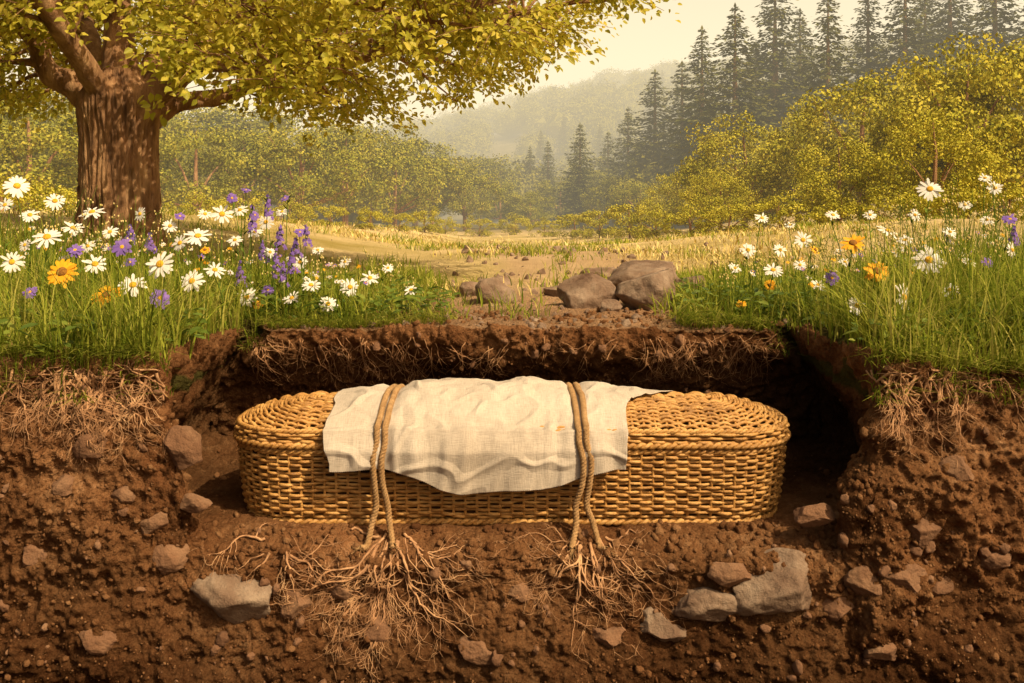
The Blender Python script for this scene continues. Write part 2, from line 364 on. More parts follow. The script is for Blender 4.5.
while d_<B0-.012:
    zz=float(domez(d_)); weaver(lid,A0-d_,B0-d_,max(R0-d_,.01),zz,kk_%2,.0062,.0008,.0060,seed=70+kk_,sp=.042); d_+=.0130; kk_+=1
for xx in np.arange(-A0+.05,A0-.04,.042):
    pts=[]
    for yy in np.linspace(-B0,B0,30):
        qx=abs(xx)-(A0-R0); qy=abs(yy)-(B0-R0); sd=math.hypot(max(qx,0),max(qy,0))+min(max(qx,qy),0)-R0
        if sd<-.003: pts.append((CX+xx,CY+yy,float(domez(-sd))))
    if len(pts)>3: v,f=tube(pts,.005,6); lid.add(v,f)
lid.obj('woven_lid',M_wick,coffin)
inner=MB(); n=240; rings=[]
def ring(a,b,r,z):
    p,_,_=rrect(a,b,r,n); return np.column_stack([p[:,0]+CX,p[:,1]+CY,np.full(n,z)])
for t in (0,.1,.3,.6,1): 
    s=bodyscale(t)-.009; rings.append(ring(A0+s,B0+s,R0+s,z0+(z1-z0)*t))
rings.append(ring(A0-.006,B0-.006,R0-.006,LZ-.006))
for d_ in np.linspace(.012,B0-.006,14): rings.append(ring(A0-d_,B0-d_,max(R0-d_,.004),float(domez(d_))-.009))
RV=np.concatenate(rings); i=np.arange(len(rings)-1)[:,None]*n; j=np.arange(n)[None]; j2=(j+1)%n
inner.add(RV,np.stack([i+j,i+j2,i+n+j2,i+n+j],-1).reshape(-1,4)); inner.obj('dark_gap_shell',M_wdark,coffin)  # dark shell added behind the weave so its gaps look shaded
# ---------- cloth
def lidz(x,y):
    qx=np.abs(x-CX)-(A0-R0); qy=np.abs(y-CY)-(B0-R0)
    sd=np.hypot(np.maximum(qx,0),np.maximum(qy,0))+np.minimum(np.maximum(qx,qy),0)-R0
    return domez(-sd)
RX=(-.455,.235)
def ropex(x): return np.exp(-((x-RX[0])/.035)**2)+np.exp(-((x-RX[1])/.035)**2)
def cloth_surface(x,s,S):
    top=.585; yb=4.14
    tt=np.clip(s,0,top); y=yb-tt
    hang=np.maximum(s-top,0)
    z=lidz(x,np.clip(y,CY-B0+.004,CY+B0-.004))
    corner=ss(top-.08,top,s)
    ed=ss(-.69,-.55,x)*(1-ss(.42,.56,x))
    puff=(.026*ss(-.60,-.3,x)*(1-ss(.3,.5,x))+.010*ed)*ss(0,.18,s)*(1-ss(top-.25,top-.02,s))
    puff=puff*(1+.5*fbm(np.stack([x*3.2,s*4,s*0],-1),3,71))
    z=z+.014+puff*(1-.7*ropex(x))-.008*corner
    y=y-.012*ss(0,.04,hang); z=z-hang
    y=y-.014*ss(.03,.07,hang)*(1-.2*ropex(x))
    wx=x+.10*fbm(np.stack([x*2,s*3,s*0],-1),2,77)
    w=np.stack([wx*8,s*2.0,x*0],-1); f1=fbm(w,3,60)
    dx=np.minimum(np.abs(x-RX[0]),np.abs(x-RX[1])); near_=np.exp(-dx/.13)
    w2=np.stack([wx*5+s*6,s*4-wx*3,x*0],-1); f2=.36-np.abs(fbm(w2,2,63))*2.2
    w4=np.stack([wx*4-s*6,s*4+wx*3,x*0],-1); f4=.36-np.abs(fbm(w4,2,64))*2.2
    w3=np.stack([x*24,s*3.5,x*0],-1); f3=fbm(w3,2,66)
    w5=np.stack([wx*22+s*12,s*10,x*0],-1); f5=fbm(w5,3,68)
    e_=.35+.65*ed
    z=z+(f1*.013+np.maximum(f2,0)*.026+np.maximum(f4,0)*.022+f3*.011*near_+f5*.003)*e_*(1-ss(0,.05,hang))*(1-.6*ropex(x))
    y=y-np.maximum(0,(f1*.036+.010+np.maximum(f2,0)*.024+f3*.016*near_+f5*.003))*(1-.75*ropex(x))*ss(top-.05,top+.05,s)
    return np.stack([x,y,z],-1)
nu,nv=460,280
u=np.linspace(0,1,nu)[None]; v=np.linspace(0,1,nv)[:,None]
e1=fbm(np.stack([v[:,0]*5,v[:,0]*0,v[:,0]*0],-1),3,80)[:,None]*.025
e2=fbm(np.stack([v[:,0]*4,v[:,0]*0+9,v[:,0]*0],-1),3,81)[:,None]*.03
xl=-.69+e1+.03*v; xr=.66-.245*ss(.05,.68,v)+e2
Xc=xl+(xr-xl)*u
dr=.122+.085*ss(-.50,-.15,Xc)-.085*ss(.08,.40,Xc)+.014*fbm(np.stack([Xc.ravel()*5,Xc.ravel()*0,Xc.ravel()*0],-1),2,83).reshape(Xc.shape)
Sx=.585+dr+.0015*np.sin(Xc*900); s_=v*Sx
CP=cloth_surface(Xc.ravel(),s_.ravel(),Sx.ravel())
i=np.arange(nv-1)[:,None]*nu; j=np.arange(nu-1)[None]
mb=MB(); mb.add(CP,np.stack([i+j,i+nu+j,i+nu+j+1,i+j+1],-1).reshape(-1,4)); cl=mb.obj('linen_cloth',M_linen)
so=cl.modifiers.new('thick','SOLIDIFY'); so.thickness=.003; so.offset=1
# ---------- ropes
def rope(pts,name):
    mb=MB()
    for k,pp in enumerate(pts):
        C=curve(pp,300); C=C+np.stack([fbm(C*7+k*9,2,s)*.004 for s in (1,2,3)],1)
        L=np.concatenate([[0],np.cumsum(np.linalg.norm(np.diff(C,axis=0),axis=1))])
        T=unit(np.gradient(C,axis=0)); A=unit(np.cross(T,np.array([1.,0,.0])+0*T)); B=np.cross(T,A)
        for s in range(3):
            ph=(L/.038*2*math.pi+s*2*math.pi/3)[:,None]
            Q=C+(np.cos(ph)*A+np.sin(ph)*B)*.0058; vv,ff=tube(Q,.0064,8); mb.add(vv,ff)
        for q in range(14):
            e=C[-1]; o=T[-1]*random.uniform(.02,.05)+np.array([random.gauss(0,.014),random.gauss(0,.008),random.gauss(-.004,.008)]); vv,ff=tube(curve([e-T[-1]*.01,e+o*.5,e+o],5),.0011,4); mb.add(vv,ff)
    return mb.obj(name,M_rope)
def ropepath(x0,dx,xend,sw):
    pts=[(x0+dx,4.24,-.62),(x0+dx,4.235,-.36)]
    for s in np.linspace(0.0,.585,10):
        xx=x0+dx-sw*.5*s
        c=cloth_surface(np.array([xx]),np.array([s]),np.array([.8]))[0]; pts.append((xx,c[1],c[2]+.009))
    xa=x0+dx-sw*.3
    def fz(x,y): return gz(x,y)+.012
    xe2=xend+(xend-x0)*.3
    pts+= [(xa,3.530,-.300),(xa-sw*.25,3.515,-.36),(xa-sw*.15-dx*.1,3.518,-.44),(xa+sw*.1+dx*.4,3.53,-.52),((xa+xend)/2,3.525,-.578),(xend,3.49,fz(xend,3.49)),(xe2,3.45,fz(xe2,3.45))]
    return pts
rope([ropepath(RX[0],-.014,RX[0]-.055,.04),ropepath(RX[0],.014,RX[0]+.035,.04)],'rope')
rope([ropepath(RX[1],-.014,RX[1]-.02,-.06),ropepath(RX[1],.014,RX[1]+.075,-.06)],'rope')
# ---------- rocks
def rock(name,x,y,z,sx,sy,sz,seed,m,rot=0):
    v,f=rockv(5,seed,14,.12); v=v*np.array([sx,sy,sz])/2; R=rotm(random.uniform(-.2,.2),random.uniform(-.2,.2),rot); v=v@R.T+np.array([x,y,z])
    mb=MB(); mb.add(v,f); return mb.obj(name,m)
sc=3.35/F
for (px,py,w,h,mm_) in [(229,607,76,48,0),(783,590,84,52,0),(714,611,60,38,0),(664,633,44,24,0),(290,608,30,28,1),(145,527,30,24,1),(163,565,34,24,1),(86,446,30,28,1),(178,452,34,34,1),(60,490,24,18,1),(925,530,32,28,1),(902,575,34,26,1),(868,583,34,28,1),(735,578,40,24,1),(820,520,34,18,1),(945,592,22,16,1),(335,596,24,20,1),(376,638,28,20,1),(610,645,34,20,1),(118,500,22,18,1),(955,470,26,22,1),(520,600,26,18,1),(1000,560,26,20,1),(30,560,26,20,1),(480,655,40,22,1),(100,640,34,20,1),(880,650,36,20,1),(190,508,26,16,1),(840,610,30,20,1)]:
    x=(px-512)*sc; z=CH+(215-py)*sc
    yy=sum(face(x+a*w*sc*.3,z+b*h*sc*.3)[0].y for a in (-1,0,1) for b in (-1,0,1))/9
    if abs(yy-YF)>.2: yy=YF
    rock('rock',x,yy+.15*w*sc,z,w*sc*1.14,w*sc*.75,h*sc*1.14,px+py,M_rock if mm_==0 else M_rockb)
for (px,py,d,w,h,lf) in [(652,303,5.45,74,46,.26),(586,304,5.5,56,34,.26),(642,282,6.5,92,38,.28),(496,296,5.8,40,26,.28),(470,292,6.1,28,18,.2),(610,318,5.15,26,14,.2),(560,296,6.1,30,16,.2),(692,288,6.1,36,26,.25),(600,262,9,40,14,.2),(500,272,8,26,10,.2),(660,262,9.5,40,14,.2),(720,290,5.9,24,16,.2)]:
    x=(px-512)/F*d; s=d/F; zb=gz(x,d); rock('boulder' if w>50 else 'rock',x,d,zb+h*s*lf,w*s,w*s*.8,h*s*1.15,px,M_rock,random.uniform(0,3))
def scatter(pts,sizes,sub,m,name,nvar=10,cuts=8):
    mb=MB(); vs=[rockv(sub,900+k,cuts,.35) for k in range(nvar)]
    for p,s in zip(pts,sizes):
        v,f=vs[random.randrange(nvar)]; R=rotm(*[random.uniform(0,6.28) for _ in range(3)])
        mb.add((v*np.array([1,random.uniform(.6,1),random.uniform(.5,.9)])*s/2)@R.T+p,f)
    return mb.obj(name,m)
def facepts(n,smin,smax,zlo=-1.15,pw=3,cl=.6):
    P_,S_=[],[]
    cen=[(random.uniform(-2.2,2.2),random.uniform(zlo,.0)) for _ in range(45)]
    while len(P_)<n:
        if random.random()<cl:
            c=random.choice(cen); x=c[0]+random.gauss(0,.10); z=c[1]+random.gauss(0,.05)
        else: x=random.uniform(-2.1,2.1); z=random.uniform(zlo,.0)
        if z>0 : continue
        h,nm=face(x,z)
        if h.y>4.9: continue
        s=smin+(smax-smin)*random.random()**pw; P_.append(np.array(h[:])+np.array(nm[:])*s*.05); S_.append(s)
    return P_,S_
P_,S_=facepts(620,.006,.05,pw=3.2); scatter(P_,S_,3,M_rockb,'gravel')
P_,S_=facepts(9000,.004,.013,pw=2,cl=.25); scatter(P_,S_,1,M_clod,'soil_crumbs',cuts=2)
P_,S_=facepts(1900,.004,.030,pw=3)
for _ in range(4400):
    r=random.random()
    if r<.45: x=random.uniform(XL-.3,XR+.3); y=random.choice([random.uniform(3.34,3.58),random.uniform(3.34,3.58),random.uniform(3.38,4.5)])
    elif r<.75: x=random.uniform(-1.5,1.6); y=random.uniform(4.42,5.2)
    else: x=random.choice([-1,1])*random.uniform(1.1,2.3); y=random.uniform(3.3,3.6)
    if abs(x)<1.05 and 3.58<y<4.2: continue
    h=bvh.ray_cast(Vector((x,y,-.2 if (r<.45 and abs(x)<1.5) else 1)),Vector((0,0,-1)))
    if not h[0] or h[0].z<-.8: continue
    s=.004+.035*random.random()**3.6; P_.append(np.array(h[0][:])+np.array([0,0,s*.1])); S_.append(s)
scatter(P_,S_,2,M_clod,'soil_clods')
P_,S_=[],[]
for _ in range(850):
    y=4.5+9*random.random()**2; x=float(pathx(y))+random.gauss(0,.5+.03*y); s=.006+.05*random.random()**5*(y/5)
    P_.append(np.array([x,y,gz(x,y)+s*.05])); S_.append(s)
scatter(P_,S_,3,M_rock,'path_stones')
# ---------- roots
def rootwalk(mb,x,z,ang,L,r,dep,off=.004,y0=None,wig=.22):
    n=max(5,int(L/.012)); pts=[]; a=ang; st=L/n; cx,cz=x,z; kids=[]
    for k in range(n+1):
        yy=face(cx,cz)[0].y; y=yy-off-r*.4
        if yy>4.0 and z<-.5: 
            cz-=.01; continue
        if pts and abs(y-pts[-1][1])>.10: break
        if pts and abs(y-pts[-1][1])>.011: y=pts[-1][1]+.011*(1 if y>pts[-1][1] else -1)
        y=min(y,yy-r*.3)
        pts.append((cx,y,cz)); a+=random.gauss(0,wig); a+=(ang-a)*.15
        cx+=math.cos(a)*st; cz+=math.sin(a)*st
        if dep>0 and k>1 and random.random()<(.26 if dep>1 else .20): kids.append((cx,cz,a+random.choice([-1,1])*random.uniform(.35,.95),L*(1-k/n)*.7+.03,r*(1-.7*k/n)*.6,y))
    if len(pts)<4: return
    R=(r*(1-.85*np.linspace(0,1,n+1)))[:len(pts)]; v,f=tube(np.array(pts),R,6); mb.add(v,f)
    for (a1,b1,c1,d1,e1_,yy) in kids: 
        if d1>.03: rootwalk(mb,a1,b1,c1,d1,max(e1_,.0009),dep-1,off,yy,wig)
for (px,py,nn_,L,spread) in [(388,552,17,.36,1.25),(594,553,16,.31,1.2),(272,556,8,.18,1.1)]:
    mb=MB(); x=(px-512)*sc; z=CH+(215-py)*sc
    for k in range(nn_):
        a=-math.pi/2+spread*(k/(nn_-1)*2-1)+random.gauss(0,.12); rootwalk(mb,x+(k/(nn_-1)-.5)*.12+random.gauss(0,.02),z-random.uniform(-.01,.03),a,L*random.uniform(.5,1.15),random.uniform(.0022,.0060),3,.010,wig=.26)
    mb.obj('roots',M_root)
for (xa,xb,nn_,L) in [(50,180,48,.23),(880,960,32,.19),(0,60,14,.15),(950,1024,16,.13)]:
    mb=MB()
    for k in range(nn_):
        px=random.uniform(xa,xb); x=(px-512)*sc; z=-.02-random.random()*.05
        rootwalk(mb,x,z,-math.pi/2+random.gauss(0,.5),L*random.uniform(.4,1.35),random.uniform(.0018,.0058),2,.014)
    for k in range(nn_//2):
        x=(random.uniform(xa,xb)-512)*sc; rootwalk(mb,x,-.01-random.random()*.05,random.choice([-.15,3.3])+random.gauss(0,.25),random.uniform(.08,.2),random.uniform(.002,.0048),1,.010,wig=.3)
    mb.obj('hanging_roots',M_root)
mb=MB()
for k in range(130):
    x=random.choice([random.uniform(-1.2,-.4),random.uniform(.6,1.25),random.uniform(-1.2,1.25)]); rootwalk(mb,x,-.03-random.random()*.06,-math.pi/2+random.gauss(0,.6),random.uniform(.05,.22),random.uniform(.0014,.0034),2,.010)
mb.obj('hanging_roots',M_root)
# ---------- grass
def ingrass(x,y,nz=0):
    if y<YB+.2: return (x<XL-.08+nz or x>XR+.10+nz) and y>YF+.0
    l=-.28-.12*(y-4.6)+nz; r=.80+.02*(y-4.6)+nz
    return x<l or x>r
def hfac(x,y):
    a=x/y
    if a<0: return .11+.30*float(np.clip((-a-.03)/.42,0,1))
    return .14+.28*float(np.clip((a-.16)/.30,0,1))
Pg,Hg=[],[]
while len(Pg)<32000:
    y=3.40+(7.6-3.40)*random.random()**1.2; x=random.uniform(-.62,.62)*y
    if not ingrass(x,y,random.gauss(0,.07)): continue
    dens=.5+.5*vnoise(np.array([[x*2.3,y*2.3,0]]),3)[0]
    if random.random()>.35+.8*dens: continue
    z=gz(x,y)
    if z<-.1: continue
    Pg.append((x,y,z-.01)); Hg.append(hfac(x,y)*(.3+.9*random.random()**1.3)*(.6+.7*dens))
Pg=np.array(Pg); Hg=np.array(Hg); n=len(Pg)
rimf=1-.45*np.exp(-(Pg[:,1]-YF)/.12)
v,f=blades(Pg,Hg*rimf,rng.uniform(.003,.008,n)*(Pg[:,1]/4),rng.uniform(.1,1.1,n)**1.3,rng.uniform(0,6.28,n))
mb=MB(); mb.add(v,f); mb.obj('grass',M_grass)
Pt=[];
for _ in range(6000):
    if random.random()<.65: x=random.choice([-1,1])*random.uniform(1.16,2.3); y=YF+random.uniform(-.06,.12)
    else: x=random.choice([random.uniform(-1.25,-.3),random.uniform(.75,1.3)]); y=YB+random.uniform(.0,.25)
    if fbm(np.array([[x*4,y,0]]),2,55)[0]<-.25: continue
    h=bvh.ray_cast(Vector((x,y,1)),Vector((0,0,-1)))
    if h[0] and h[0].z>-.14: Pt.append(h[0][:])
Pt=np.array(Pt); n=len(Pt); v,f=blades(Pt,rng.uniform(.03,.13,n),rng.uniform(.003,.006,n),rng.uniform(.6,2.1,n),rng.uniform(-2.6,-.5,n)); mb=MB(); mb.add(v,f); mb.obj('turf_edge_grass',M_grass)
n=42000; yy=6+36*rng.random(n)**1.5; xx=rng.uniform(-.62,.62,n)*yy; zz=zg(xx,yy); 
dn=fbm(np.stack([xx*.5,yy*.5,xx*0],-1),3,90); keep=rng.random(n)<.35+dn*1.5; keep&=~((np.abs(xx-pathx(yy))<.6+.3*ss(8,20,yy)+.6*fbm(np.stack([yy,xx,xx*0],-1),2,91))&(rng.random(n)<.93)&(yy<30))
Pm=np.stack([xx,yy,zz-.01],1)[keep]; n=len(Pm); yv=Pm[:,1]
v,f=blades(Pm,rng.uniform(.03,.13,n)*(1+.01*yv),rng.uniform(.006,.012,n)*(yv/8),rng.uniform(.2,1.1,n),rng.uniform(0,6.28,n)); mb=MB(); mb.add(v,f); mb.obj('meadow_grass',M_straw)
Pm=[]
for c in range(170):
    y=random.uniform(5,20); x=random.uniform(-.45,.45)*y; z=gz(x,y); r_=random.uniform(.05,.22)*(y/9)**.5
    if z<-.3 : continue
    for k in range(40): Pm.append((x+random.gauss(0,r_),y+random.gauss(0,r_),z-.01))
Pm=np.array(Pm); n=len(Pm); v,f=blades(Pm,rng.uniform(.04,.17,n),rng.uniform(.005,.011,n)*(Pm[:,1]/8)**.7,rng.uniform(.2,1.1,n),rng.uniform(0,6.28,n)); mb=MB(); mb.add(v,f); mb.obj('grass_tufts',M_grass)
Pw=[];
for c in range(460):
    y=random.choice([random.uniform(3.42,4.0),random.uniform(3.6,6.2),random.uniform(4.65,5.3)]); x=random.uniform(-.6,.6)*y
    if not ingrass(x,y): continue
    z=gz(x,y)
    if z<-.1: continue
    for k in range(random.randint(8,20)): Pw.append((x+random.gauss(0,.05),y+random.gauss(0,.05),z+random.uniform(.01,.14)))
Pw=np.array(Pw); n=len(Pw); az=rng.uniform(0,6.28,n); A=unit(np.stack([np.cos(az),np.sin(az),rng.uniform(-.4,.5,n)],1)); Nw=unit(np.stack([rng.normal(0,.35,n),rng.normal(-.2,.35,n),np.ones(n)],1))
L=rng.uniform(.03,.07,n); v,f=leafmesh(Pw,A,Nw,L,L*.45); mb=MB(); mb.add(v,f); mb.obj('broad_leaf_weeds',M_weed)
mb=MB()
for _ in range(280):
    y=random.uniform(3.9,6); a=random.choice([random.uniform(.2,.52),random.uniform(.3,.52),random.uniform(-.52,-.1)])
    x=a*y; 
    if not ingrass(x,y): continue
    z=gz(x,y)
    if z<-.1: continue
    h=hfac(x,y)*random.uniform(1.0,1.7); lx=random.gauss(0,.1)*h*1.5; 
    c=curve([(x,y,z),(x+lx*.3,y,z+h*.5),(x+lx,y+random.gauss(0,.03),z+h)],10); v,f=tube(c,np.linspace(.0018,.0009,10),5); mb.add(v,f)
    for k in range(random.randint(3,9)):
        t=random.uniform(.72,1); q=c[min(9,int(t*9))]; o=np.array([random.gauss(0,.018),random.gauss(0,.018),random.uniform(0,.02)])
        v,f=tube([q,q+o],.0007,4); mb.add(v,f); vv,ff=ICO[1]; mb.add(vv*np.array([.004,.004,.007])+q+o,ff,1)
mb.obj('seed_stalks',[M_stem,M_straw])
# ---------- flowers
def petals(mb,c,nrm,r,k,wid,mi,droop=.15,inner=.15,layers=1):
    nrm=unit(np.asarray(nrm,float)); a=unit(np.cross(nrm,[.1,.2,1.])); b=np.cross(nrm,a)
    for ly in range(layers):
        th=(np.arange(k)+.5*ly)/k*2*math.pi+rng.normal(0,.07,k); D=np.cos(th)[:,None]*a+np.sin(th)[:,None]*b
        dr_=rng.normal(droop,.16,k)[:,None]; A=unit(D-nrm*dr_); P0=c+D*r*inner+nrm*.001*ly
        rr=r*rng.uniform(.72,1.0,k)*(1-.15*ly)
        S=unit(np.cross(nrm,A)); L_=rr[:,None]; W=wid*r
        Vp=np.stack([P0-S*W*.2,P0+S*W*.2,P0+A*L_*.45+S*W*.5+nrm*r*.04,P0+A*L_*.45-S*W*.5+nrm*r*.04,P0+A*L_*.85+S*W*.42-nrm*r*.05*dr_,P0+A*L_*.85-S*W*.42,P0+A*L_*.98+S*W*.12-nrm*r*.1*dr_,P0+A*L_*.98-S*W*.12],1)
        q=np.arange(k)[:,None]*8; f=np.concatenate([q+np.array([[0,1,2,3]]),q+np.array([[3,2,4,5]]),q+np.array([[5,4,6,7]])])
        mb.add(Vp.reshape(-1,3),f,mi)
def disc(mb,c,nrm,r,mi,h=.5):
    v,f=ICO[3]; nrm=unit(np.asarray(nrm,float)); a=unit(np.cross(nrm,[.1,.2,1.])); b=np.cross(nrm,a); Mx=np.stack([a*r,b*r,nrm*r*h],0); mb.add(v@Mx+c,f,mi)
def stem(mb,c,nrm,mi,r=.0022):
    for _t in range(20):
        x=c[0]+random.gauss(0,.05); y=c[1]+random.uniform(-.02,.08); z=gz(x,y)-.01
        if z>-.12: break
    b=c-unit(np.asarray(nrm,float))*.03
    cc=curve([(x,y,z),((x+c[0])/2+random.gauss(0,.01),(y+b[1])/2,z+(c[2]-z)*.55),tuple(b),tuple(c)],16); v,f=tube(cc,r,6); mb.add(v,f,mi)
    for k in range(4):
        q=cc[random.randint(2,11)][None]; az=random.uniform(0,6.28); A=unit(np.array([[math.cos(az),math.sin(az),.7]])); v,f=leafmesh(q,A,np.array([[0,0,1.]]),np.array([.05]),np.array([.01])); mb.add(v,f,mi)
def fixd(px,d):
    x=(px-512)/F*d
    return d if (x<XL-.1 or x>XR+.12 or d>4.68) else random.uniform(4.7,4.85)
def dais(px,py,d,dia,kind='daisy'):
    d=fixd(px,d)
    c=at(px,py,d); r=dia*.92/2*d/F; n=(random.gauss(.05,.4),-1+random.gauss(0,.15),random.uniform(.25,1.7)); mb=MB(); stem(mb,c-unit(np.array(n))*.004,n,0)
    if kind=='daisy': petals(mb,c,n,r*.98,random.randint(13,18),.25,1,.08,.2); disc(mb,c+unit(np.array(n))*.002,n,r*.27,2); mb.obj('daisy',[M_stem,M_white,M_yel])
    elif kind=='orange': petals(mb,c,n,r*.98,15,.28,1,.05,.2,2); disc(mb,c+unit(np.array(n))*.003,n,r*.33,2); mb.obj('yellow_wildflower',[M_stem,M_or,M_dk])
    elif kind=='purple': petals(mb,c,n,r*.98,9,.34,1,.1,.1,2); disc(mb,c,n,r*.2,2); mb.obj('purple_wildflower',[M_stem,M_pur,M_yel])
for a_ in [(47,237,4.0,32),(17,186,4.3,28),(95,264,3.9,26),(133,285,3.75,30),(160,264,3.9,32),(73,228,4.4,22),(92,212,4.6,26),(55,201,4.8,22),(198,236,4.4,28),(222,214,4.9,24),(192,281,4.0,26),(247,297,4.0,22),(292,298,4.75,20),(311,285,4.9,20),(328,304,4.75,20),(350,287,5.0,20),(370,278,5.3,20),(411,290,5.0,16),(266,222,5.2,18),(215,270,4.3,22),(345,262,5.6,14),(12,262,4.2,24),(180,243,4.6,20),(300,262,5.2,16),
           (930,189,4.3,26),(929,260,4.0,32),(904,297,3.75,30),(857,306,4.0,22),(888,231,4.5,24),(773,270,4.9,20),(780,250,5.2,16),(803,240,5.2,20),(762,218,5.6,16),(748,250,5.4,18),(985,178,4.6,14),(995,188,4.4,16),(950,290,3.9,20),(833,215,5.0,16),(735,268,5.2,14),(987,220,4.4,14),(818,285,4.9,16),
           (240,210,5,18),(255,232,5,18),(205,214,5,16),(30,215,4.6,20),(5,205,4.6,18),(110,232,4.5,18),(140,214,4.8,16),(282,212,5.1,14),(318,250,5.3,13),(235,240,4.8,16),(170,226,4.7,16),(88,246,4.4,16),(25,245,4.3,16),(270,252,5,14),(388,268,5.6,13),(845,262,4.6,14),(800,265,4.9,14),(870,215,4.9,14),(905,240,4.5,16),(950,232,4.4,16),(965,205,4.6,14),(1012,250,4.2,18),(915,215,4.7,14),(790,225,5.4,12),(970,262,4.1,14)]: dais(*a_)
for a_ in [(62,272,3.8,34),(107,295,3.7,34),(853,243,4.3,26),(877,271,4.0,28),(741,304,4.8,12),(258,305,4.8,12),(770,285,5,12),(205,250,4.7,12),(815,250,5,12)]: dais(*a_,'orange')
for a_ in [(122,247,3.95,24),(160,298,3.75,26),(75,250,4.1,20),(832,278,4.4,18),(1010,219,4.2,18),(268,290,4.8,16),(232,198,4.9,14),(300,232,5,14),(988,262,4.1,16),(30,292,3.8,18),(180,216,4.7,14),(246,190,5,12),(255,215,5,12),(285,198,5,12),(130,262,4.2,14)]: dais(*a_,'purple')
for (px,py,d,hh) in [(276,243,4.75,.17),(252,205,4.8,.13),(268,196,4.9,.10),(292,248,4.8,.12),(240,262,4.8,.10),(306,225,4.9,.10),(150,232,4.5,.09),(1014,225,4.3,.08),(283,262,4.9,.10),(262,240,5,.1),(130,225,4.6,.08),(280,225,4.9,.1),(296,238,5,.08)]:
    c=at(px,py,d); mb=MB(); stem(mb,c,(0,0,1),0)
    for k in range(22):
        t=k/22; ang=k*2.4; w_=random.uniform(.7,1.3); q=c+np.array([math.cos(ang)*.02*w_*(1.1-t),math.sin(ang)*.02*(1.1-t),-hh*(1-t)+random.gauss(0,.006)]); n=(math.cos(ang),math.sin(ang)-.4,.3); petals(mb,q,n,.013*(1.2-.5*t)*w_,5,.6,1,.0,.05)
    mb.obj('purple_lupine',[M_stem,M_pur])
mb=MB()
for _ in range(170):
    y=random.uniform(4.75,6.2); x=random.choice([random.uniform(-.5,-.12),random.uniform(.24,.5)])*y
    z=gz(x,y)+hfac(x,y)*random.uniform(.6,1.0); c=np.array([x,y,z]); petals(mb,c,(random.gauss(0,.4),-.7,.8),random.uniform(.010,.020),8,.4,random.choice([1,1,1,2,3]),.0,.1); disc(mb,c,(0,-.7,.8),.005,2)
    v,f=tube([(x,y,gz(x,y)),(x,y,z)],.0012,4); mb.add(v,f,0)
mb.obj('small_wildflowers',[M_stem,M_white,M_or,M_pur])
# ---------- main tree
tree=empty('large_leafy_tree'); TD=8.0
tb=gz((120-512)/F*TD,TD)-.05
cen=curve([(at(120,240,TD)[0],TD,tb),(at(120,200,TD)[0],TD,at(0,200,TD)[2]),(at(119,150,TD)[0],TD,at(0,150,TD)[2]),(at(119,112,TD)[0],TD,at(0,112,TD)[2]),(at(120,70,TD)[0],TD,at(0,70,TD)[2])],140)
ns_=230; ang=np.linspace(0,2*math.pi,ns_,endpoint=False); TV=[]
for k,c in enumerate(cen):
    t=k/139.; h=c[2]-tb; r=.275+.17*math.exp(-h/.2)+.03*float(ss(.5,.85,t))-.17*float(ss(.82,1,t))
    fl_=1+ .18*math.exp(-h/.25)*np.cos(ang*5+1+.5*math.sin(h*3))
    pp=np.stack([np.cos(ang)*3,np.sin(ang)*3,np.full(ns_,h*1.0)],1); wv=fbm(pp*.9,2,45)[:,None]*.5
    rid=1-np.abs(fbm((pp+wv)*np.array([3.4,3.4,2.2]),3,41))*3.6
    rr=r*fl_*(1+.10*rid+.07*fbm(pp*.6,2,44)); TV.append(np.stack([c[0]+np.cos(ang)*rr,c[1]+np.sin(ang)*rr,np.full(ns_,c[2])],1))
TV=np.concatenate(TV); i=np.arange(139)[:,None]*ns_; j=np.arange(ns_)[None]; j2=(j+1)%ns_
mb=MB(); mb.add(TV,np.stack([i+j,i+j2,i+ns_+j2,i+ns_+j],-1).reshape(-1,4))
limbs=[([(112,150,0),(100,112,0),(78,88,-.1),(56,74,-.15),(44,40,-.2),(14,0,-.3),(-40,-60,-.5)],.15,.05),
([(119,140,0),(116,80,.1),(108,20,.2),(100,-60,.3),(95,-220,.4)],.22,.06),
([(126,150,0),(150,105,-.1),(185,80,-.2),(225,54,-.3),(270,15,-.4),(335,-30,-.5),(410,-60,-.6)],.15,.035),
([(130,140,0),(165,102,.2),(210,90,.4),(260,66,.5),(320,60,.5),(390,38,.4),(470,22,.3),(560,4,.1),(640,-6,.1)],.10,.012),
([(122,130,0),(148,60,.2),(168,0,.4),(200,-90,.7),(240,-200,.8)],.15,.04),
([(120,120,0),(130,50,.8),(160,0,1.6),(200,-80,2.2)],.12,.03),
([(118,120,0),(100,50,-.6),(90,-20,-1.4),(110,-100,-2)],.12,.03),
([(105,120,0),(60,30,.6),(0,-40,1.3),(-60,-140,1.8)],.12,.03),
([(185,80,-.2),(240,78,-.6),(300,92,-.9),(350,84,-1.0)],.05,.01),
([(270,15,-.4),(340,14,-.7),(420,40,-.9),(480,50,-1.)],.05,.01)]
SK=[];SKR=[]
for pts,ra,rb in limbs:
    W=[]
    for (px,py,dy) in pts:
        p=at(px,py,TD); p[1]+=dy; W.append(p)
    C=curve(W,70); C+=np.stack([fbm(C*2.5,2,s)*.035 for s in (1,2,3)],1)*np.linspace(0,1,70)[:,None]
    R=ra+(rb-ra)*np.linspace(0,1,70)**.7; v,f=tube(C,R,22)
    rc=np.repeat(C,22,axis=0); v=rc+(v-rc)*(1+.22*fbm(v*np.array([12,12,5]),3,6))[:,None]
    mb.add(v,f); SK.append(C[10:]); SKR.append(R[10:])
SK=np.concatenate(SK); SKR=np.concatenate(SKR)
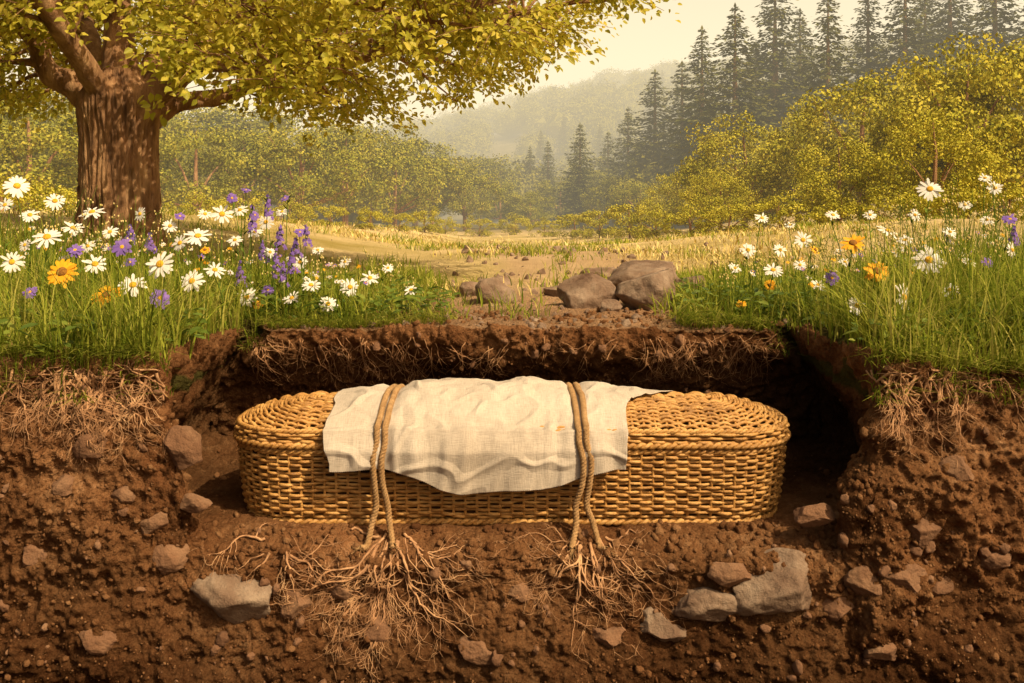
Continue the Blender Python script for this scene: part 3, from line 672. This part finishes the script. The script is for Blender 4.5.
lowx=[-200,0,60,100,150,190,230,300,370,420,480,530,570,640,680]; lowy=[110,108,98,34,48,66,104,128,118,96,88,66,36,6,-20]
LP=[];LA=[];cnt=0
while cnt<390:
    y=TD+random.uniform(-2.2,2.4); px=random.uniform(-160,660); x=(px-512)/F*TD
    zl=CH+(215-np.interp(px,lowx,lowy))/F*TD
    lowband=random.random()<.78
    z=zl+.06+(random.random()**.9*(1.4 if lowband else 2.7))
    ex=(x+2.7)/4.1; ey=(y-TD)/2.5
    if ex*ex+ey*ey>1: 
        if not(abs(y-TD)<.7 and z<2.6): continue
    if z>zl+2.8*math.sqrt(max(0,1-ex*ex*.85)): continue
    if px>560 and (z>2.7 or y<7.6): continue
    if 330<px<540 and random.random()<.25 and z<1.8: continue
    c=np.array([x,y,z]); cnt+=1
    dd=np.linalg.norm((SK-c)*np.array([1,1,1.2]),axis=1); k=int(np.argmin(dd)); a=SK[max(0,k-4)]
    mid=(a+c)/2+np.array([random.gauss(0,.06),random.gauss(0,.06),random.uniform(0,.12)])
    cc=curve([a,mid,c],12); v,f=tube(cc,np.linspace(min(.028,SKR[k]*.7),.004,12),6); mb.add(v,f)
    for q in range(5):
        e=c+np.array([random.gauss(0,.25),random.gauss(0,.25),random.gauss(-.03,.12)]); s0=cc[random.randint(6,11)]
        tw=curve([s0,(s0+e)/2+np.array([0,0,.03]),e],7); v,f=tube(tw,np.linspace(.004,.0015,7),4); mb.add(v,f)
        nl=26; tt=rng.uniform(.1,1.1,nl); base=s0+(e-s0)*tt[:,None]; LP.append(base+rng.normal(0,.05,(nl,3))); LA.append(unit((e-s0)[None]*1.0+rng.normal(0,.25,(nl,3))))
mb.obj('trunk_and_branches',M_bark,tree)
LP=np.concatenate(LP); LA=np.concatenate(LA); n=len(LP)
LA=unit(LA+np.array([[0,0,-.25]])); LN=unit(rng.normal(size=(n,3))*.6+np.array([[0.2,-.45,.8]])); L=rng.uniform(.040,.076,n)
v,f=leafmesh(LP,LA,LN,L,L*.62,.2); mb=MB(); mb.add(v,f); mb.obj('leaves',M_leaf,tree)
# ---------- background vegetation
def decid(seed,h,w,ncl,nl,ls,low=.12,m=None,name='t'):
    r=np.random.default_rng(seed); mb=MB()
    v,f=tube([(0,0,-.3),(.05,0,h*.3),(0,.05,h*.6),(.1,0,h*.85)],[h*.03,h*.022,h*.014,h*.004],8); mb.add(v,f,1)
    D=unit(r.normal(size=(ncl,3))); rad=r.uniform(.45,1,ncl)**.6; C=D*rad[:,None]; 
    C[:,0]*=w*.5;C[:,1]*=w*.5; C[:,2]=h*(low+.12+(1-low-.2)*(.5+.5*C[:,2])); C[:,:2]*=(1.08-.45*np.clip(C[:,2:]/h,0,1)**2)
    C+=r.normal(0,.04*w,C.shape)
    for k in range(6):
        c=C[k]; v,f=tube(curve([(0,0,h*.2),(c[0]*.4,c[1]*.4,c[2]*.7),tuple(c)],8),np.linspace(h*.014,h*.003,8),6); mb.add(v,f,1)
    cr=r.uniform(.06,.15,ncl)*w
    idx=np.repeat(np.arange(ncl),nl); d=unit(r.normal(size=(len(idx),3))); rr=r.uniform(.3,1.08,len(idx))**.5
    Pq=C[idx]+d*rr[:,None]*cr[idx][:,None]*np.array([1,1,.65]); n=len(Pq)
    Nq=unit(d+r.normal(0,.6,(n,3))+np.array([0,0,.3])); A=unit(np.cross(Nq,r.normal(size=(n,3)))); L=r.uniform(.6,1.3,n)*ls
    v,f=quadleaf(Pq,A,Nq,L,L*.8); mb.add(v,f,0); return mb.mesh(name,[m,M_bark],False)
def pine(seed,h,name='p'):
    r=np.random.default_rng(seed); mb=MB(); v,f=tube([(0,0,-1),(0,0,h*.5),(0,0,h)],[h*.018,h*.011,.02],8); mb.add(v,f,1)
    Pp=[];Ap=[];Np=[];Lp=[]
    nl=int(h*3.0)
    for k in range(nl):
        t=k/(nl-1); z=h*(.06+.94*t)+r.normal(0,.08); R=h*.235*(1-t)**.75*r.uniform(.6,1.15)+.12; nb=int(9+7*(1-t)); a0=r.uniform(0,6.28)
        for b in range(nb):
            if r.random()<.12: continue
            az=a0+b*6.28/nb+r.normal(0,.25); Rb=R*r.uniform(.5,1.15); D=np.array([math.cos(az),math.sin(az),0.]); S=np.array([-D[1],D[0],0])
            ng=int(6+Rb*9); s=r.uniform(.1,1,ng)
            for q in s:
                dz=-.38*Rb*q+.22*Rb*q**3; side=r.choice([-1,1]); 
                Pp.append(D*Rb*q+np.array([0,0,z+dz])+r.normal(0,.08,3)); Ap.append(D*.8+S*side*r.uniform(.2,1)+np.array([0,0,r.uniform(-.8,.1)])); Np.append(np.array([0,0,1.])+r.normal(0,.7,3)); Lp.append(r.uniform(.3,.62)*(.5+.5*(1-t)))
        Pp.append(np.array([0,0,z]));Ap.append(np.array([0,0,1.]));Np.append(r.normal(size=3));Lp.append(.5)
    L=np.array(Lp); v,f=quadleaf(np.array(Pp),unit(np.array(Ap)),unit(np.array(Np)),L,L*.45); mb.add(v,f,0); return mb.mesh(name,[M_pine,M_bark],False)
def place(me,name,px,d,top,base_h,parent=None,sx=1):
    x=(px-512)/F*d; z=float(zg(np.array([x]),np.array([d]))[0]); ht=CH+(215-top)/F*d-z; s=ht/base_h
    o=bpy.data.objects.new(name,me); COL.objects.link(o); o.location=(x,d,z-.05); o.scale=(s*sx,s*sx,s); o.rotation_euler=(0,0,random.uniform(0,6.28))
    if parent: o.parent=parent
DT=[decid(100+k,6,6.2,80,160,.135,.05,M_dec,'deciduous_tree') for k in range(3)]
BT=[decid(200+k,5,5.4,90,165,.108,-.02,M_dec2,'bush') for k in range(3)]
SB=[decid(300+k,1.6,2.4,34,120,.07,-.05,M_dec2,'shrub') for k in range(2)]
PT=[pine(400+k,16,'pine_tree') for k in range(3)]
R_=random.choice
for (px,d,top,sx) in [(735,60,10,1.1),(775,66,-22,1.1),(702,64,32,1.1),(828,58,-10,1.1),(868,64,-16,1.1),(655,75,74,1.15),(628,80,110,1.1),(580,75,124,1.15),(905,62,-40,1),(608,95,132,1.1),(548,95,143,1),(682,72,66,1.1),(800,75,14,1.1),(950,66,-50,1),(995,62,-55,1),(530,105,148,1),(756,80,44,1.1),(1040,60,-40,1),(20,70,95,1),(925,75,-20,1.1)]:
    place(R_(PT),'pine_tree',px,d,top,16,None,sx*random.uniform(1.1,1.4))
for (px,d,top,sx) in [(30,34,84,1.1),(95,42,96,1),(-30,38,70,1.1),(195,40,112,1),(245,46,120,1),(300,42,122,1.1),(345,47,118,1.05),(395,52,132,1),(432,58,150,1),(465,62,158,1),(160,50,100,1),(370,58,108,1),(500,70,176,1),(530,68,186,1.2),(280,60,100,1.1),(210,60,95,1.1),(60,55,75,1.1),(130,60,85,1.1),(415,72,130,1.1),(560,80,172,1.1),(480,85,150,1.1),(595,85,165,1.1),(640,60,176,1.2),(615,70,172,1.1)]:
    place(R_(DT),'deciduous_tree',px,d,top,6,None,sx)
for (px,d,top,sx) in [(862,30,64,1.0),(965,27,34,.85),(912,34,62,.9),(745,33,112,1.0),(797,35,122,.9),(700,38,152,1.1),(1030,28,30,1),(820,41,100,1),(668,44,182,1.2),(1000,38,40,1),(765,42,135,1),(935,24,100,.9),(840,26,130,.9),(720,29,165,1.0)]:
    place(R_(BT),'bush',px,d,top,5,None,sx)
for (px,d,top,sx) in [(630,33,196,1),(600,36,204,1.1),(575,38,208,1.1),(655,30,202,1),(400,33,208,1),(425,36,205,1),(370,30,205,1),(445,40,215,1),(480,44,214,1.2),(515,46,212,1.2),(545,42,216,1.1),(330,32,200,1.1),(690,27,200,1.1),(730,26,196,1.1),(780,25,190,1.1),(840,24,192,1.1),(900,23,185,1.1),(960,22,180,1.1),(1010,21,180,1.1),(290,34,196,1.2),(240,32,190,1.2),(200,30,190,1.1),(40,26,175,1.2),(0,24,170,1.2)]:
    place(R_(SB),'shrub',px,d,top,1.6,None,sx)
def cluster_mesh(seed,nl):
    r=np.random.default_rng(seed); d=unit(r.normal(size=(nl,3))); d[:,2]=np.where(d[:,2]<-.3,-d[:,2],d[:,2]); rr=.7+.35*r.random(nl); Pq=d*rr[:,None]*.5*(1+.5*fbm(d*2.8+seed,3,seed))[:,None]; Pq[:,2]+=.45
    Nq=unit(d+r.normal(0,.5,(nl,3))); A=unit(np.cross(Nq,r.normal(size=(nl,3)))); L=r.uniform(.034,.064,nl); v,f=quadleaf(Pq,A,Nq,L,L*.9); mb=MB(); mb.add(v,f)
    vv,ff=ICO[2]; core=vv*.5*.72*(1+.5*fbm(vv*2.8+seed,3,seed))[:,None]; core[:,2]+=.45; mb.add(core,ff)
    return mb.mesh('forest_crown',M_far,False)
CM=[cluster_mesh(k,1100) for k in range(5)]; FR=empty('distant_forest')
def ft(x,y,h,w):
    o=bpy.data.objects.new('forest_crown',random.choice(CM)); COL.objects.link(o); o.parent=FR; o.location=(x,y,float(zg(np.array([x]),np.array([y]))[0])-.4); o.scale=(w,w,h); o.rotation_euler=(0,0,random.uniform(0,6.28))
for _ in range(1400):
    y=100+320*random.random()**.75; x=random.uniform(-.58,.60)*y; h=random.uniform(5,9)*(1 if y<200 else 1.2); ft(x,y,h,h*random.uniform(.7,1.2))
for _ in range(100):
    y=random.uniform(62,100); x=random.uniform(-.62,.62)*y
    if -.12<x/y<.10: continue
    h=random.uniform(3.5,6.0); ft(x,y,h,h*random.uniform(.8,1.2))
for _ in range(60):
    y=random.uniform(120,330); a=random.uniform(.02,.6); x=a*y; h=random.uniform(8,12)
    o=bpy.data.objects.new('forest_conifer',random.choice(PT)); COL.objects.link(o); o.parent=FR; o.location=(x,y,float(zg(np.array([x]),np.array([y]))[0])-.4); s=h/16; o.scale=(s*1.1,s*1.1,s)
# ---------- valley haze: self-glowing volume, warm emission stands in for scattered sunlight
bm=bmesh.new(); bmesh.ops.create_cube(bm,size=1); me=bpy.data.meshes.new('glowing_mist'); bm.to_mesh(me); bm.free(); mo=bpy.data.objects.new('glowing_mist',me); COL.objects.link(mo)
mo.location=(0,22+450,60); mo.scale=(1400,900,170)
mm=bpy.data.materials.new('glowing_mist'); mm.use_nodes=True; nt=mm.node_tree; nt.nodes.clear(); o_=nt.nodes.new('ShaderNodeOutputMaterial')
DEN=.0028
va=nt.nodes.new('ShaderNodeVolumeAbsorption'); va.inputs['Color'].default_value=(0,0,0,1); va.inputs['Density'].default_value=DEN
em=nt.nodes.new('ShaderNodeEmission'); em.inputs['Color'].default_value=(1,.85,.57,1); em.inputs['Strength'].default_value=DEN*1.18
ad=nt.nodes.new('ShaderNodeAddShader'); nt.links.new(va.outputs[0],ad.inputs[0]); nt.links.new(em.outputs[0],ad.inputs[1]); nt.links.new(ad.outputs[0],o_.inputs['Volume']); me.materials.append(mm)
# ---------- light
S=Vector((.50,-.46,.73)).normalized()
sl=bpy.data.lights.new('sun','SUN'); sl.energy=5.0; sl.angle=math.radians(.5); sl.color=(1,.82,.56); so=bpy.data.objects.new('sun',sl); COL.objects.link(so); so.rotation_euler=S.to_track_quat('Z','Y').to_euler()
w=bpy.data.worlds.new('World'); scene.world=w; w.use_nodes=True; nt=w.node_tree; bg=nt.nodes['Background']
sk=nt.nodes.new('ShaderNodeTexSky'); sk.sky_type='NISHITA'; sk.sun_disc=False; sk.sun_elevation=math.asin(S.z); sk.sun_rotation=math.atan2(S.x,S.y); sk.dust_density=6; sk.air_density=1; sk.ozone_density=.5
mx=nt.nodes.new('ShaderNodeMix'); mx.data_type='RGBA'; mx.blend_type='MULTIPLY'; mx.inputs[0].default_value=1; mx.inputs[7].default_value=(1.0,.81,.58,1)
nt.links.new(sk.outputs[0],mx.inputs[6]); nt.links.new(mx.outputs[2],bg.inputs[0]); bg.inputs[1].default_value=.14
# ---------- camera
cd=bpy.data.cameras.new('camera'); cam=bpy.data.objects.new('camera',cd); COL.objects.link(cam); cam.location=(0,0,CH); cam.rotation_euler=(math.pi/2,0,0)
cd.sensor_width=36; cd.lens=36*F/1024; cd.shift_y=-(341.5-215)/1024; cd.clip_end=3000; cd.clip_start=.05
scene.camera=cam
